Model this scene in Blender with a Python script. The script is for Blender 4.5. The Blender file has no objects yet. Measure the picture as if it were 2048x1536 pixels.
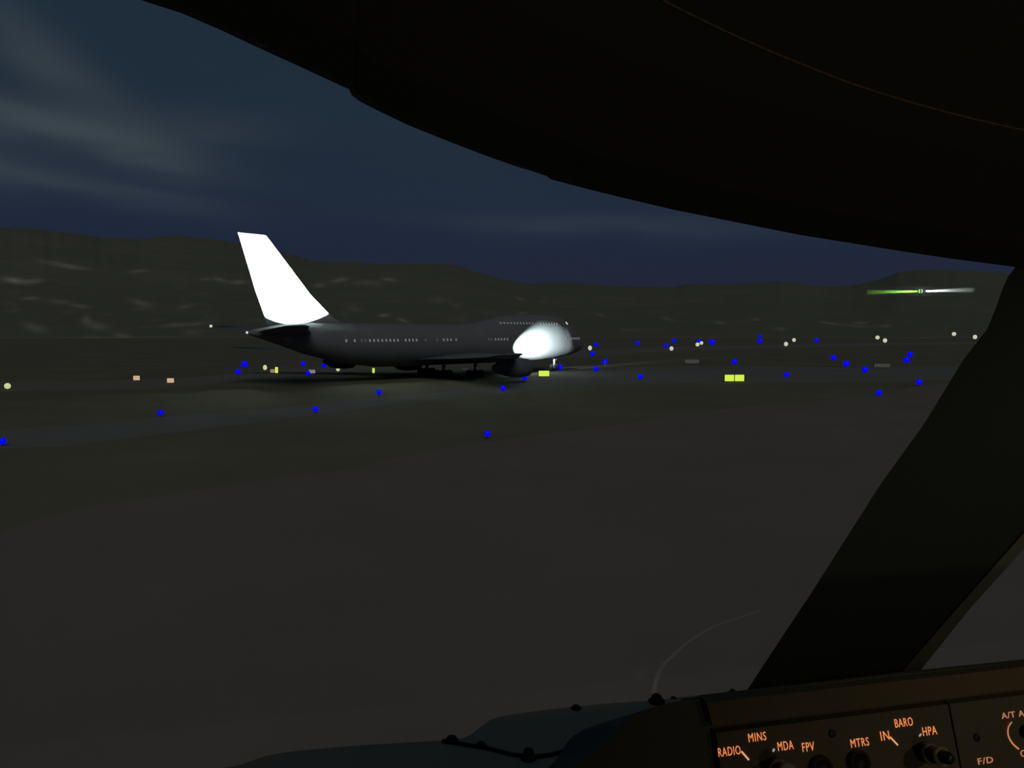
import bpy, bmesh, math, random
from mathutils import Vector, Matrix, noise
from mathutils.bvhtree import BVHTree
S = bpy.context.scene
COL = S.collection
random.seed(7)

# ------------------------------------------------------------------ camera
F_PX = 1640.0
HC = 7.0
PITCH = math.atan((768 - 664) / F_PX)
CAM = Vector((0, 0, HC))
cd = bpy.data.cameras.new('camera')
cam = bpy.data.objects.new('camera', cd)
COL.objects.link(cam)
cam.location = CAM
cam.rotation_euler = (math.pi / 2 - PITCH, 0, 0)
cd.sensor_width = 36
cd.lens = F_PX / 2048 * 36
cd.clip_start = 0.01
cd.clip_end = 20000
S.camera = cam
S.view_settings.view_transform = 'Standard'
S.view_settings.look = 'None'
S.view_settings.gamma = 1
S.view_settings.exposure = 0
S.view_settings.use_curve_mapping = False

# ------------------------------------------------------------------ night sky
def lin(r, g, b):
    f = lambda c: (c / 255 / 12.92) if c / 255 <= .04045 else ((c / 255 + .055) / 1.055) ** 2.4
    return (f(r), f(g), f(b), 1)

W = bpy.data.worlds.new('night_sky')
S.world = W
W.use_nodes = True
nt = W.node_tree
nt.nodes.clear()
L = nt.links
def nm(op, a, b=None, c=None):
    n = nt.nodes.new('ShaderNodeMath'); n.operation = op
    for i, v in enumerate((a, b, c)):
        if v is None: continue
        if isinstance(v, (int, float)): n.inputs[i].default_value = v
        else: L.new(v, n.inputs[i])
    return n.outputs[0]
tc = nt.nodes.new('ShaderNodeTexCoord')
sep = nt.nodes.new('ShaderNodeSeparateXYZ'); L.new(tc.outputs['Generated'], sep.inputs[0])
mp = nt.nodes.new('ShaderNodeMapping'); mp.inputs['Scale'].default_value = (2.2, 2.2, 9)
L.new(tc.outputs['Generated'], mp.inputs[0])
nz = nt.nodes.new('ShaderNodeTexNoise'); nz.inputs['Scale'].default_value = 3.0; nz.inputs['Detail'].default_value = 5
L.new(mp.outputs[0], nz.inputs['Vector'])
nfac = nm('SUBTRACT', nz.outputs[0], .5)
az = nm('ARCTAN2', sep.outputs[0], sep.outputs[1])
el = nm('ADD', nm('ARCSINE', sep.outputs[2]), nm('MULTIPLY', nfac, .03))
total = None
for (bx, by, sx, sy, ang, amp) in [(50, 95, 130, 45, 42, .5), (200, 185, 150, 45, 38, .36), (200, 283, 190, 30, 9, .95),
        (40, 245, 130, 40, 10, .5), (400, 268, 150, 40, -2, .35), (120, 365, 210, 22, 7, .5), (330, 385, 120, 12, 7, .2), (-150, 300, 160, 60, 10, .5),
        (1120, 447, 250, 20, 1, .26), (1370, 462, 220, 24, 3, .22), (1900, 400, 400, 60, 5, .2),
        (640, 260, 420, 170, 15, .09), (1000, 330, 260, 90, 20, .06)]:
    a0 = math.atan((bx - 1024) / F_PX); e0 = math.atan((664 - by) / F_PX * math.cos(a0))
    ca, sa = math.cos(math.radians(ang)), math.sin(math.radians(ang))
    da = nm('SUBTRACT', az, a0); de = nm('SUBTRACT', e0, el)
    p = nm('DIVIDE', nm('ADD', nm('MULTIPLY', da, ca), nm('MULTIPLY', de, sa)), sx / F_PX)
    q = nm('DIVIDE', nm('SUBTRACT', nm('MULTIPLY', de, ca), nm('MULTIPLY', da, sa)), sy / F_PX)
    g = nm('EXPONENT', nm('MULTIPLY', nm('ADD', nm('MULTIPLY', p, p), nm('MULTIPLY', q, q)), -1.0))
    g = nm('MULTIPLY', g, amp)
    total = g if total is None else nm('ADD', total, g)
total = nm('MULTIPLY', total, nm('ADD', nm('MULTIPLY', nfac, .9), .78))
ramp = nt.nodes.new('ShaderNodeValToRGB')
cr = ramp.color_ramp
cr.elements[0].position = 0; cr.elements[0].color = lin(34, 39, 57)
cr.elements[1].position = 1; cr.elements[1].color = lin(32, 47, 60)
for pos, c in ((.30, (32, 42, 61)), (.62, (30, 44, 58))):
    e = cr.elements.new(pos); e.color = lin(*c)
L.new(nm('DIVIDE', el, .42), ramp.inputs[0])
mix = nt.nodes.new('ShaderNodeMix'); mix.data_type = 'RGBA'
L.new(total, mix.inputs['Factor']); mix.clamp_factor = True
L.new(ramp.outputs[0], mix.inputs['A']); mix.inputs['B'].default_value = lin(63, 72, 80)
bg = nt.nodes.new('ShaderNodeBackground'); L.new(mix.outputs['Result'], bg.inputs[0])
bg.inputs[1].default_value = 1.0
wo = nt.nodes.new('ShaderNodeOutputWorld'); L.new(bg.outputs[0], wo.inputs[0])

# unseen moonlike fill from behind the camera, added to raise the ground
sd = bpy.data.lights.new('moon_fill', 'SUN'); sd.energy = 0.60; sd.angle = math.radians(28); sd.color = (1, .95, .86)
sun = bpy.data.objects.new('moon_fill', sd); COL.objects.link(sun)
sun.rotation_euler = (math.radians(54), 0, math.radians(6))

# ------------------------------------------------------------------ helpers
def mat(name, col, rough=.7, metal=0, emit=None, es=1.0, bump=None, spec=.3, vary=None):
    m = bpy.data.materials.new(name); m.use_nodes = True
    n = m.node_tree; b = n.nodes['Principled BSDF']
    b.inputs['Base Color'].default_value = (*col, 1)
    b.inputs['Roughness'].default_value = rough; b.inputs['Metallic'].default_value = metal
    b.inputs['Specular IOR Level'].default_value = spec
    if emit:
        b.inputs['Emission Color'].default_value = (*emit, 1); b.inputs['Emission Strength'].default_value = es
    if vary or bump:
        t = n.nodes.new('ShaderNodeTexCoord'); z = n.nodes.new('ShaderNodeTexNoise')
        z.inputs['Scale'].default_value = (vary or bump)[0]; z.inputs['Detail'].default_value = 6
        n.links.new(t.outputs['Object'], z.inputs['Vector'])
    if vary:
        r = n.nodes.new('ShaderNodeMix'); r.data_type = 'RGBA'
        mr = n.nodes.new('ShaderNodeMapRange'); mr.inputs[1].default_value = .3; mr.inputs[2].default_value = .7
        n.links.new(z.outputs[0], mr.inputs[0]); n.links.new(mr.outputs[0], r.inputs['Factor'])
        k = vary[1]
        r.inputs['A'].default_value = (*[c * (1 - k) for c in col], 1); r.inputs['B'].default_value = (*[c * (1 + k) for c in col], 1)
        n.links.new(r.outputs['Result'], b.inputs['Base Color'])
    if bump:
        bp = n.nodes.new('ShaderNodeBump'); bp.inputs['Strength'].default_value = bump[1]; bp.inputs['Distance'].default_value = .002
        n.links.new(z.outputs[0], bp.inputs['Height']); n.links.new(bp.outputs[0], b.inputs['Normal'])
    return m

def obj(name, bm, m, parent=None, smooth=False):
    me = bpy.data.meshes.new(name)
    bmesh.ops.recalc_face_normals(bm, faces=bm.faces)
    bm.to_mesh(me); bm.free()
    if smooth:
        for p in me.polygons: p.use_smooth = True
    me.materials.append(m)
    o = bpy.data.objects.new(name, me); COL.objects.link(o)
    if parent: o.parent = parent
    return o
def tag(o, label, cat, group=None):
    o['label'] = label; o['category'] = cat
    if group: o['group'] = group
    return o
def struct(o, label=None):
    o['kind'] = 'structure'
    if label: o['label'] = label
    return o
def empty(name, loc, rz=0):
    o = bpy.data.objects.new(name, None); COL.objects.link(o); o.location = loc; o.rotation_euler = (0, 0, rz)
    o.empty_display_size = .1
    return o
def bm_box(bm, c, s, M=None):
    r = bmesh.ops.create_cube(bm, size=1)
    for v in r['verts']:
        v.co = Vector((v.co.x * s[0], v.co.y * s[1], v.co.z * s[2])) + Vector(c)
        if M: v.co = M @ v.co
    return r['verts']
def bm_cyl(bm, a, b, r0, r1=None, seg=16):
    a, b = Vector(a), Vector(b); r1 = r0 if r1 is None else r1
    d = b - a; q = d.to_track_quat('Z', 'Y')
    ra, rb = [], []
    for i in range(seg):
        t = 2 * math.pi * i / seg; p = Vector((math.cos(t), math.sin(t), 0))
        ra.append(bm.verts.new(a + q @ (p * r0))); rb.append(bm.verts.new(b + q @ (p * r1)))
    for i in range(seg):
        j = (i + 1) % seg; bm.faces.new((ra[i], ra[j], rb[j], rb[i]))
    bm.faces.new(ra[::-1]); bm.faces.new(rb)
def bm_rev(bm, a, axis, prof, seg=24):
    """surface of revolution: prof = [(distance along axis, radius)]"""
    a = Vector(a); q = Vector(axis).to_track_quat('Z', 'Y'); rings = []
    for h, r in prof:
        rings.append([bm.verts.new(a + q @ Vector((math.cos(2 * math.pi * i / seg) * r, math.sin(2 * math.pi * i / seg) * r, h))) for i in range(seg)])
    for A, B in zip(rings, rings[1:]):
        for i in range(seg):
            j = (i + 1) % seg; bm.faces.new((A[i], A[j], B[j], B[i]))
    bm.faces.new(rings[0][::-1]); bm.faces.new(rings[-1])
def bm_loft(bm, rings, cap=True, closed=True):
    R = [[bm.verts.new(p) for p in r] for r in rings]
    n = len(R[0])
    for A, B in zip(R, R[1:]):
        for i in range(n if closed else n - 1):
            j = (i + 1) % n; bm.faces.new((A[i], A[j], B[j], B[i]))
    if cap: bm.faces.new(R[0][::-1]); bm.faces.new(R[-1])
def bm_prism(bm, front, back):
    a = [bm.verts.new(p) for p in front]; b = [bm.verts.new(p) for p in back]
    n = len(a); fs = [bm.faces.new(a), bm.faces.new(b[::-1])]
    for i in range(n):
        j = (i + 1) % n; bm.faces.new((a[i], b[i], b[j], a[j]))
    bmesh.ops.triangulate(bm, faces=fs)

def ray(px, py):
    x = (px - 1024) / F_PX; y = (768 - py) / F_PX
    return Vector((x, math.cos(PITCH) + y * math.sin(PITCH), -math.sin(PITCH) + y * math.cos(PITCH)))
def ground(px, py, z=0.0):
    d = ray(px, py); t = (z - HC) / d.z
    return CAM + d * t
def at_depth(px, py, dep):
    d = ray(px, py); return CAM + d * (dep / d.y)

# ------------------------------------------------------------------ exterior ground
M_grass = mat('grass', (.131, .125, .086), .95, vary=(.08, .12), spec=.05)
M_apron = mat('apron_asphalt', (.155, .135, .119), .95, vary=(.11, .07), spec=.05)
M_taxi = mat('taxiway_asphalt', (.148, .145, .132), .95, vary=(.09, .05), spec=.05)
M_far = mat('far_runway_asphalt', (.155, .148, .128), .95, vary=(.05, .05), spec=.05)
bm = bmesh.new()
R = 1150
vs = [bm.verts.new((math.sin(a) * R, math.cos(a) * R, 0)) for a in [2 * math.pi * i / 96 for i in range(96)]]
bm.faces.new(vs)
struct(obj('ground', bm, M_grass), 'dark olive grass airfield beyond the apron')

def smooth_line(pts, n=8):
    out = []
    P = [pts[0]] + list(pts) + [pts[-1]]
    for i in range(1, len(P) - 2):
        for k in range(n):
            t = k / n; a, b, c, d = [Vector(p) for p in P[i - 1:i + 3]]
            out.append(.5 * ((2 * b) + (c - a) * t + (2 * a - 5 * b + 4 * c - d) * t * t + (3 * b - a - 3 * c + d) * t ** 3))
    out.append(Vector(P[-2])); return out
def strip(name, up, low, z, m, label):
    """pavement between two edge lines laid on the ground"""
    bm = bmesh.new(); N = 60
    def res(l):
        s = smooth_line([(x, y, 0) for x, y in l]); out = []
        for k in range(N + 1):
            f = k / N * (len(s) - 1); i = min(int(f), len(s) - 2); out.append(s[i].lerp(s[i + 1], f - i))
        return [Vector((*ground(p.x, p.y).xy, z)) for p in out]
    A, B = res(up), res(low)
    a = [bm.verts.new(p) for p in A]; b = [bm.verts.new(p) for p in B]
    a2 = [bm.verts.new(p - Vector((0, 0, z + .05))) for p in A]; b2 = [bm.verts.new(p - Vector((0, 0, z + .05))) for p in B]
    for i in range(N):
        bm.faces.new((a[i], a[i + 1], b[i + 1], b[i])); bm.faces.new((a[i], a2[i], a2[i + 1], a[i + 1])); bm.faces.new((b[i], b[i + 1], b2[i + 1], b2[i]))
    return struct(obj(name, bm, m), label)
# apron edge traced on the ground, closed behind the cockpit
edge = [(-500, 1160), (-200, 1108), (0, 1067), (137, 1026), (342, 992), (547, 958), (700, 941), (771, 922), (907, 896), (1044, 876), (1300, 842), (1473, 816), (1610, 807), (1780, 787), (1850, 772), (2100, 752), (2400, 745)]
E3 = [Vector((*ground(p.x, p.y).xy, .05)) for p in smooth_line([(x, y, 0) for x, y in edge], 5)]
poly = E3 + [Vector((E3[-1].x + 40, -80, .05)), Vector((-60, -80, .05))]
bm = bmesh.new(); bm_prism(bm, poly, [p - Vector((0, 0, .1)) for p in poly])
struct(obj('apron', bm, M_apron), 'dark grey asphalt apron below the windshield')
strip('taxiway', [(-500, 884), (0, 859), (205, 848), (308, 835), (513, 821), (650, 807), (771, 795), (907, 783), (993, 771), (1060, 748), (1150, 736), (1300, 733), (1500, 732), (1760, 735), (2300, 726)],
      [(-500, 925), (0, 896), (137, 891), (239, 879), (342, 867), (513, 845), (650, 829), (771, 811), (907, 797), (1044, 785), (1181, 771), (1300, 766), (1500, 765), (1760, 762), (2300, 750)], .03, M_taxi, 'nearer bluish grey taxiway crossing the grass')
strip('taxiway', [(-500, 772), (0, 764), (342, 757), (520, 742), (700, 731), (900, 718), (1180, 700), (1400, 692), (1900, 684), (2400, 680)],
      [(-500, 790), (0, 780), (342, 775), (520, 758), (700, 746), (900, 732), (1180, 713), (1400, 701), (1900, 689), (2400, 684)], .02, M_far, 'farther grey taxiway running behind the parked jet')

# thin pale curve laid on the apron
M_pale_line = mat('pale_line', (.205, .185, .165), .9, spec=.05, vary=(.9, .12))
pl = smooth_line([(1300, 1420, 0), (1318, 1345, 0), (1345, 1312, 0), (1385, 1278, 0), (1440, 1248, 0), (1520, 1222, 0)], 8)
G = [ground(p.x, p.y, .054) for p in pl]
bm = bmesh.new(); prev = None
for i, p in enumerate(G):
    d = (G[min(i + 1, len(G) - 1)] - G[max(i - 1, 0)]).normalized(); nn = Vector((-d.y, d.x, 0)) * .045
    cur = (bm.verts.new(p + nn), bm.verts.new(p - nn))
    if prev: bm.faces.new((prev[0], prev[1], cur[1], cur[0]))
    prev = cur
struct(obj('apron_curve', bm, M_pale_line), 'faint pale curved line on the apron')

# ------------------------------------------------------------------ hills
ridge = [(-900, 470), (-400, 455), (0, 457), (60, 459), (130, 466), (180, 474), (280, 479), (330, 474), (420, 478), (490, 489), (560, 505), (620, 519), (660, 525), (760, 528),
         (910, 530), (950, 545), (1000, 558), (1060, 568), (1130, 566), (1220, 572), (1340, 575), (1380, 568), (1460, 568), (1560, 564), (1650, 574), (1700, 572), (1750, 561),
         (1790, 546), (1850, 541), (1900, 540), (1980, 546), (2100, 552), (2300, 556), (2700, 548), (4000, 560)]
def ridge_y(px):
    for (x0, y0), (x1, y1) in zip(ridge, ridge[1:]):
        if x0 <= px <= x1: return y0 + (y1 - y0) * (px - x0) / (x1 - x0)
    return ridge[0][1] if px < ridge[0][0] else ridge[-1][1]
fields = [(35, 562, 26, 6, .95, -8), (75, 563, 20, 5, .5, 5), (150, 535, 34, 4, .5, -8), (110, 526, 40, 5, .3, -8), (282, 543, 20, 3, .45, 3), (443, 560, 13, 3.5, .55, -14), (415, 559, 12, 3, .3, 0),
          (285, 606, 22, 6, .4, -15), (65, 597, 18, 4, .45, 0), (165, 613, 20, 4, .4, -8), (120, 603, 30, 5, .25, -5), (372, 614, 16, 3, .3, 8), (70, 655, 26, 9, .35, -18), (175, 640, 10, 9, .4, -50),
          (198, 652, 26, 9, .35, -10), (235, 680, 20, 4.5, .55, -3), (245, 671, 18, 4, .4, -8), (188, 680, 20, 9, .3, 0), (350, 650, 28, 4, .35, 4), (395, 648, 30, 4, .3, 8), (385, 665, 20, 6, .25, 0),
          (480, 565, 18, 4, .5, 2), (682, 561, 16, 4, .55, 8), (640, 572, 14, 5, .4, 0), (780, 560, 16, 3.5, .45, -6), (735, 566, 30, 5, .25, 0), (768, 631, 12, 3.5, .5, 0), (806, 641, 12, 3, .6, -22),
          (710, 618, 20, 5, .2, -10), (880, 600, 26, 6, .15, 0), (1040, 598, 10, 3, .3, -20), (1045, 626, 12, 3, .3, 0), (1200, 630, 14, 2.5, .25, -15), (1440, 646, 12, 3, .35, -3), (1510, 639, 9, 2.5, .35, 0),
          (1335, 638, 16, 3, .25, -15), (1560, 658, 14, 4, .25, -8), (1655, 646, 20, 2.2, .4, -8), (1718, 646, 13, 2.5, .4, 0), (1768, 652, 14, 3, .35, 2), (1700, 651, 40, 2.5, .2, -5), (1262, 660, 20, 3, .15, 0)]
bm = bmesh.new()
lay = bm.verts.layers.float.new('field')
NA, NR = 900, 110
az0, az1 = math.radians(-62), math.radians(62)
grid = []
for i in range(NA + 1):
    a = az0 + (az1 - az0) * i / NA
    px = 1024 + F_PX * math.tan(a); ry = ridge_y(px)
    te = (664 - ry) / F_PX * math.cos(a)
    rj = 1 + .012 * noise.noise(Vector((px * .05, 3, 0))) + .02 * noise.noise(Vector((px * .015, 9, 0)))
    colv = []
    for k in range(NR + 1):
        t = k / NR
        r = 1050 + 2600 * t ** 1.3
        if t < .9:
            s = (t / .9); s = s * s * (3 - 2 * s) * .5 + s * .5
        else:
            s = 1 - ((t - .9) / .1) ** 2 * .35
        u = Vector((math.sin(a) * r, math.cos(a) * r, 0)) / 1000
        nb = noise.noise(u * 3.1) * .07 + noise.noise(u * 8) * .025 + noise.noise(u * 22) * .008
        env = math.sin(math.pi * min(t / .9, 1)) if t < .9 else 0
        e = te * (s + nb * env) * (rj if t > .5 else 1)
        z = HC * min(1, t * 4) + r * e if k else -3
        v = bm.verts.new((math.sin(a) * r, math.cos(a) * r, z))
        # farmland / clearings, where they lie on the slope
        f = 0
        py = 664 - (z - HC) / r / math.cos(a) * F_PX
        for (fx, fy, sx, sy, am, ang) in fields:
            dx, dy = px - fx, py - fy
            if abs(dx) > 3 * sx: continue
            ca, sa = math.cos(math.radians(-ang)), math.sin(math.radians(-ang))
            p, q = (dx * ca + dy * sa) / sx, (-dx * sa + dy * ca) / sy
            f += am * math.exp(-(p * p + q * q) * 1.3)
        n2 = noise.noise(Vector((px * .018, py * .085, 5))) + .5 * noise.noise(Vector((px * .05, py * .2, 1)))
        f += max(0, n2 - .25) * .22 * max(0, min(1, (py - 540) / 60)) * max(0, min(1, (668 - py) / 8)) * (1 if px < 1150 else .35)
        v[lay] = f
        colv.append(v)
    grid.append(colv)
for A, B in zip(grid, grid[1:]):
    for k in range(NR): bm.faces.new((A[k], B[k], B[k + 1], A[k + 1]))
M_hill = mat('hillside', (.12, .135, .095), 1, spec=0)
n = M_hill.node_tree; b = n.nodes['Principled BSDF']
at = n.nodes.new('ShaderNodeAttribute'); at.attribute_name = 'field'
tcn = n.nodes.new('ShaderNodeTexCoord'); z1 = n.nodes.new('ShaderNodeTexNoise'); z1.inputs['Scale'].default_value = .012; z1.inputs['Detail'].default_value = 8
n.links.new(tcn.outputs['Object'], z1.inputs['Vector'])
rm = n.nodes.new('ShaderNodeMix'); rm.data_type = 'RGBA'; rm.inputs['A'].default_value = (.112, .120, .092, 1); rm.inputs['B'].default_value = (.150, .143, .114, 1)
n.links.new(z1.outputs[0], rm.inputs['Factor'])
rm2 = n.nodes.new('ShaderNodeMix'); rm2.data_type = 'RGBA'; rm2.clamp_factor = True
n.links.new(at.outputs['Fac'], rm2.inputs['Factor']); n.links.new(rm.outputs['Result'], rm2.inputs['A']); rm2.inputs['B'].default_value = (.46, .41, .35, 1)
n.links.new(rm2.outputs['Result'], b.inputs['Base Color'])
struct(obj('hills', bm, M_hill, smooth=True), 'dark wooded hills with pale field patches behind the airfield')

# ------------------------------------------------------------------ jumbo jet
M_hull = mat('jet_paint', (.145, .150, .162), .55, spec=.25, vary=(.3, .04))
M_fin = mat('white_tail_paint', (.30, .32, .315), .5, spec=.25)
M_wing = mat('wing_metal', (.11, .12, .13), .5, spec=.25)
M_dark = mat('tyre_rubber', (.02, .02, .02), .8)
M_intake = mat('engine_intake', (.03, .03, .035), .6)
M_gear = mat('gear_steel', (.2, .2, .2), .5, metal=.3)
M_lit = mat('lit_cabin_window', (.05, .05, .05), .4, emit=(.72, .76, .76), es=.19)
M_litdim = mat('dim_cabin_window', (.05, .05, .05), .4, emit=(.72, .76, .76), es=.07)
M_cock = mat('lit_cockpit_window', (.05, .05, .05), .4, emit=(1, 1, .95), es=.5)
M_cockd = mat('cockpit_glass', (.015, .015, .018), .2)
M_white_l = mat('white_lens', (.5, .5, .5), .3, emit=(1, 1, .95), es=.6)
HD = 0.735
NOSE = Vector((12.72, 153.7))
hv = Vector((math.sin(HD), math.cos(HD)))
S0 = 35.0
base = NOSE - hv * S0
jet = empty('jumbo_jet', (base.x, base.y, .03), math.pi / 2 - HD)
tag(jet, 'large four-engined jet with floodlit white tail fin parked on the grass side', 'airplane')
def LP(s, y, z):  # s aft of nose, y to starboard, z up
    return Vector((S0 - s, -y, z))
sec = [(0, 4.3, .05, .05, .05), (.35, 4.35, .7, .75, .6), (1.0, 4.45, 1.25, 1.45, 1.1), (2, 4.6, 1.75, 2.25, 1.5), (3.2, 4.75, 2.15, 3.1, 1.9), (4.6, 4.9, 2.5, 4.0, 2.25), (6, 5.0, 2.8, 4.5, 2.5),
       (9, 5.1, 3.1, 4.85, 2.9), (13, 5.1, 3.25, 4.9, 3.15), (18, 5.1, 3.25, 4.85, 3.2), (22, 5.1, 3.25, 4.5, 3.2), (26, 5.1, 3.25, 3.75, 3.2), (29, 5.1, 3.25, 3.25, 3.2), (32, 5.1, 3.25, 3.1, 3.2), (40, 5.1, 3.25, 3.1, 3.2), (48, 5.1, 3.25, 3.1, 3.15),
       (54, 5.35, 2.95, 2.9, 2.75), (60, 5.9, 2.2, 2.35, 1.9), (64, 6.4, 1.3, 1.55, 1.1), (67.3, 6.75, .5, .6, .42), (68.4, 6.85, .18, .2, .16)]
def secat(s):
    for A, B in zip(sec, sec[1:]):
        if A[0] <= s <= B[0]:
            t = (s - A[0]) / (B[0] - A[0]); return [A[k] + (B[k] - A[k]) * t for k in range(1, 5)]
def side_y(s, z):
    zc, hw, tp, bt = secat(s); h = tp if z > zc else bt
    q = max(0, 1 - ((z - zc) / h) ** 2)
    return hw * q ** .5
bm = bmesh.new(); rings = []
fine = []
for A, B in zip(sec, sec[1:]):
    for k in range(3): fine.append(A[0] + (B[0] - A[0]) * k / 3)
fine.append(68.4)
for s in fine:
    zc, hw, tp, bt = secat(s); r = []
    for i in range(40):
        a = 2 * math.pi * i / 40; y = math.sin(a) * hw; c = math.cos(a)
        r.append(LP(s, y, zc + (tp if c > 0 else bt) * c))
    rings.append(r)
bm_loft(bm, rings)
obj('fuselage', bm, M_hull, jet, True)
# wing-body fairing belongs to the wing roots
def airfoil(le, te, th, n=9):
    """closed section between leading and trailing edge points, thickness th along 'up'"""
    pass
def foil(s0, s1, y, z, th, vert=False, n=10):
    pts = []
    xs = [(1 - math.cos(math.pi * i / n)) / 2 for i in range(n + 1)]
    prof = lambda x: th / .2 * (.2969 * x ** .5 - .126 * x - .3516 * x * x + .2843 * x ** 3 - .1036 * x ** 4)
    for x in xs: pts.append((s0 + (s1 - s0) * x, prof(x)))
    for x in xs[-2:0:-1]: pts.append((s0 + (s1 - s0) * x, -prof(x)))
    return [LP(a, y + h, z) if vert else LP(a, y, z + h) for a, h in pts]
# fin
bm = bmesh.new()
bm_loft(bm, [foil(52.5, 65.9, 0, 7.6, .9, True), foil(55.4, 66.0, 0, 8.9, .85, True), foil(59.0, 67.2, 0, 12, .7, True), foil(62.4, 68.4, 0, 15.8, .5, True), foil(65.4, 69.5, 0, 19.2, .3, True), foil(65.5, 69.5, 0, 19.24, .28, True), foil(65.7, 69.5, 0, 19.3, .05, True)])
fin = obj('tail_fin', bm, M_fin, jet, True)
for sg in (1, -1):
    bm = bmesh.new()
    bm_loft(bm, [foil(59.5, 67.5, sg * .8, 6.9, .8), foil(62, 68.5, sg * 4, 7.2, .55), foil(65.6, 68.6, sg * 9, 7.7, .25)])
    obj('stabilizer', bm, M_wing, jet, True)
    bm = bmesh.new()
    bm_loft(bm, [foil(24.5, 43.0, sg * 1.5, 2.9, 1.5), foil(26.5, 42.6, sg * 4, 3.0, 1.5), foil(33.5, 43.8, sg * 12, 3.3, .95), foil(42.5, 49, sg * 22.5, 3.8, .55), foil(50.8, 54.3, sg * 30.5, 4.4, .25)])
    w = obj('wing', bm, M_wing, jet, True)
    for (ey, es_, ez) in ((11.5, 30.0, 1.75), (19.6, 37.6, 2.1)):
        bm = bmesh.new()
        bm_rev(bm, LP(es_, sg * ey, ez), (-1, 0, 0), [(.9, .0), (.9, .2), (.5, 1.05), (.05, 1.05), (0, 1.15), (.15, 1.22), (1.6, 1.3), (3.2, 1.22), (4.4, 1.0), (4.42, .72), (5.6, .45), (6.0, .1)])
        e = obj('engine', bm, M_wing, jet, True)
        bm = bmesh.new(); bm_rev(bm, LP(es_ + .55, sg * ey, ez), (-1, 0, 0), [(0, .02), (.15, .25), (.2, 1.05), (.25, 1.05)])
        obj('intake_fan', bm, M_intake, e)
        bm = bmesh.new()
        bm_loft(bm, [foil(es_ + 1.2, es_ + 5.4, sg * ey, ez + 1.0, .35, True), foil(es_ + 3.8, es_ + 9, sg * ey, ez + 1.75, .3, True)])
        obj('pylon', bm, M_wing, e, True)
# landing gear
def gear(s, y, wheels, top):
    bm = bmesh.new(); bm_cyl(bm, LP(s, y, .6), LP(s, y, top), .18, .22, 12); bm_cyl(bm, LP(s - 1.2, y, top), LP(s, y, 1.3), .07, seg=8)
    if len(wheels) > 2: bm_cyl(bm, LP(s - .75, y, .6), LP(s + .75, y, .6), .14, seg=10)
    g = obj('landing_gear', bm, M_gear, jet)
    for ds, dy in wheels:
        bm = bmesh.new(); bm_rev(bm, LP(s + ds, y + dy - .2, .62), (0, -1, 0), [(0, .3), (0, .5), (.06, .6), (.34, .6), (.4, .5), (.4, .3)], 20)
        obj('wheel', bm, M_dark, g, True)
gear(7.6, 0, [(0, -.45), (0, .45)], 2.8)
for sg in (1, -1):
    gear(33.5, sg * 5.5, [(-.75, -.55), (-.75, .55), (.75, -.55), (.75, .55)], 3.2)
    gear(36.7, sg * 1.9, [(-.75, -.55), (-.75, .55), (.75, -.55), (.75, .55)], 2.6)
# starboard cabin windows
def win(s, z, m, w=.30, h=.42, name='cabin_window'):
    y = side_y(s, z); bm = bmesh.new()
    n = 12; f = []; k = []
    for i in range(n):
        a = 2 * math.pi * i / n; ca, sa = math.cos(a), math.sin(a)
        ex = abs(ca) ** .6 * math.copysign(1, ca) * w / 2; ez = abs(sa) ** .6 * math.copysign(1, sa) * h / 2
        yy = side_y(s + ex, z + ez)
        f.append(LP(s + ex, yy + .025, z + ez)); k.append(LP(s + ex, yy - .04, z + ez))
    bm_prism(bm, f, k)
    return obj(name, bm, m, jet)
def s_of(px):  # station whose side shows at this photograph column
    lo, hi = 2.0, 66.0
    for _ in range(40):
        s = (lo + hi) / 2; p = jet_world(LP(s, side_y(s, 5.8), 5.8))
        x = 1024 + F_PX * p.x / (p.y)
        if x > px: lo = s
        else: hi = s
    return s
def jet_world(p):
    a = math.pi / 2 - HD
    return Vector((base.x + p.x * math.cos(a) - p.y * math.sin(a), base.y + p.x * math.sin(a) + p.y * math.cos(a), p.z))
runs = [(690, 696, 0), (707, 713, 0), (720, 735, 1), (736, 800, 0), (808, 837, 0), (849, 854, 1), (872, 877, 1), (884, 906, 0), (910, 915, 0), (975, 985, 1), (988, 1018, 0), (1132, 1163, 0)]
cnt = 0
for x0, x1, dim in runs:
    sb, sf = s_of(x0), s_of(x1); k = max(1, round((sb - sf) / .66))
    for i in range(k):
        win(sb - (i + .5) * (sb - sf) / k, 5.8, M_litdim if dim else M_lit); cnt += 1
s = 9.6
while s < 24.2 and cnt < 99:
    if not 14.5 < s < 16.2: win(s, 8.45, M_lit, .30, .36); cnt += 1
    s += .75
win(6.2, 8.55, M_cock, .7, .5, 'cockpit_window')
win(5.2, 8.45, M_cockd, .7, .5, 'cockpit_window')
# lights on the tail: tail cone and stabilizer tip
for p, r in ((LP(68.45, 0, 6.9), .18), (LP(68.5, -9.0, 7.75), .2)):
    bm = bmesh.new(); bmesh.ops.create_icosphere(bm, subdivisions=2, radius=r, matrix=Matrix.Translation(p)); obj('navigation_light', bm, M_white_l, jet, True)
def spot(name, p, target, energy, ang, blend, col, r=.1, parent=None):
    d = bpy.data.lights.new(name, 'SPOT'); d.energy = energy; d.spot_size = math.radians(ang); d.spot_blend = blend; d.color = col; d.shadow_soft_size = r
    o = bpy.data.objects.new(name, d); COL.objects.link(o); o.location = p
    o.rotation_euler = (Vector(target) - Vector(p)).to_track_quat('-Z', 'Y').to_euler()
    if parent: o.parent = parent
    return o
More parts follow.
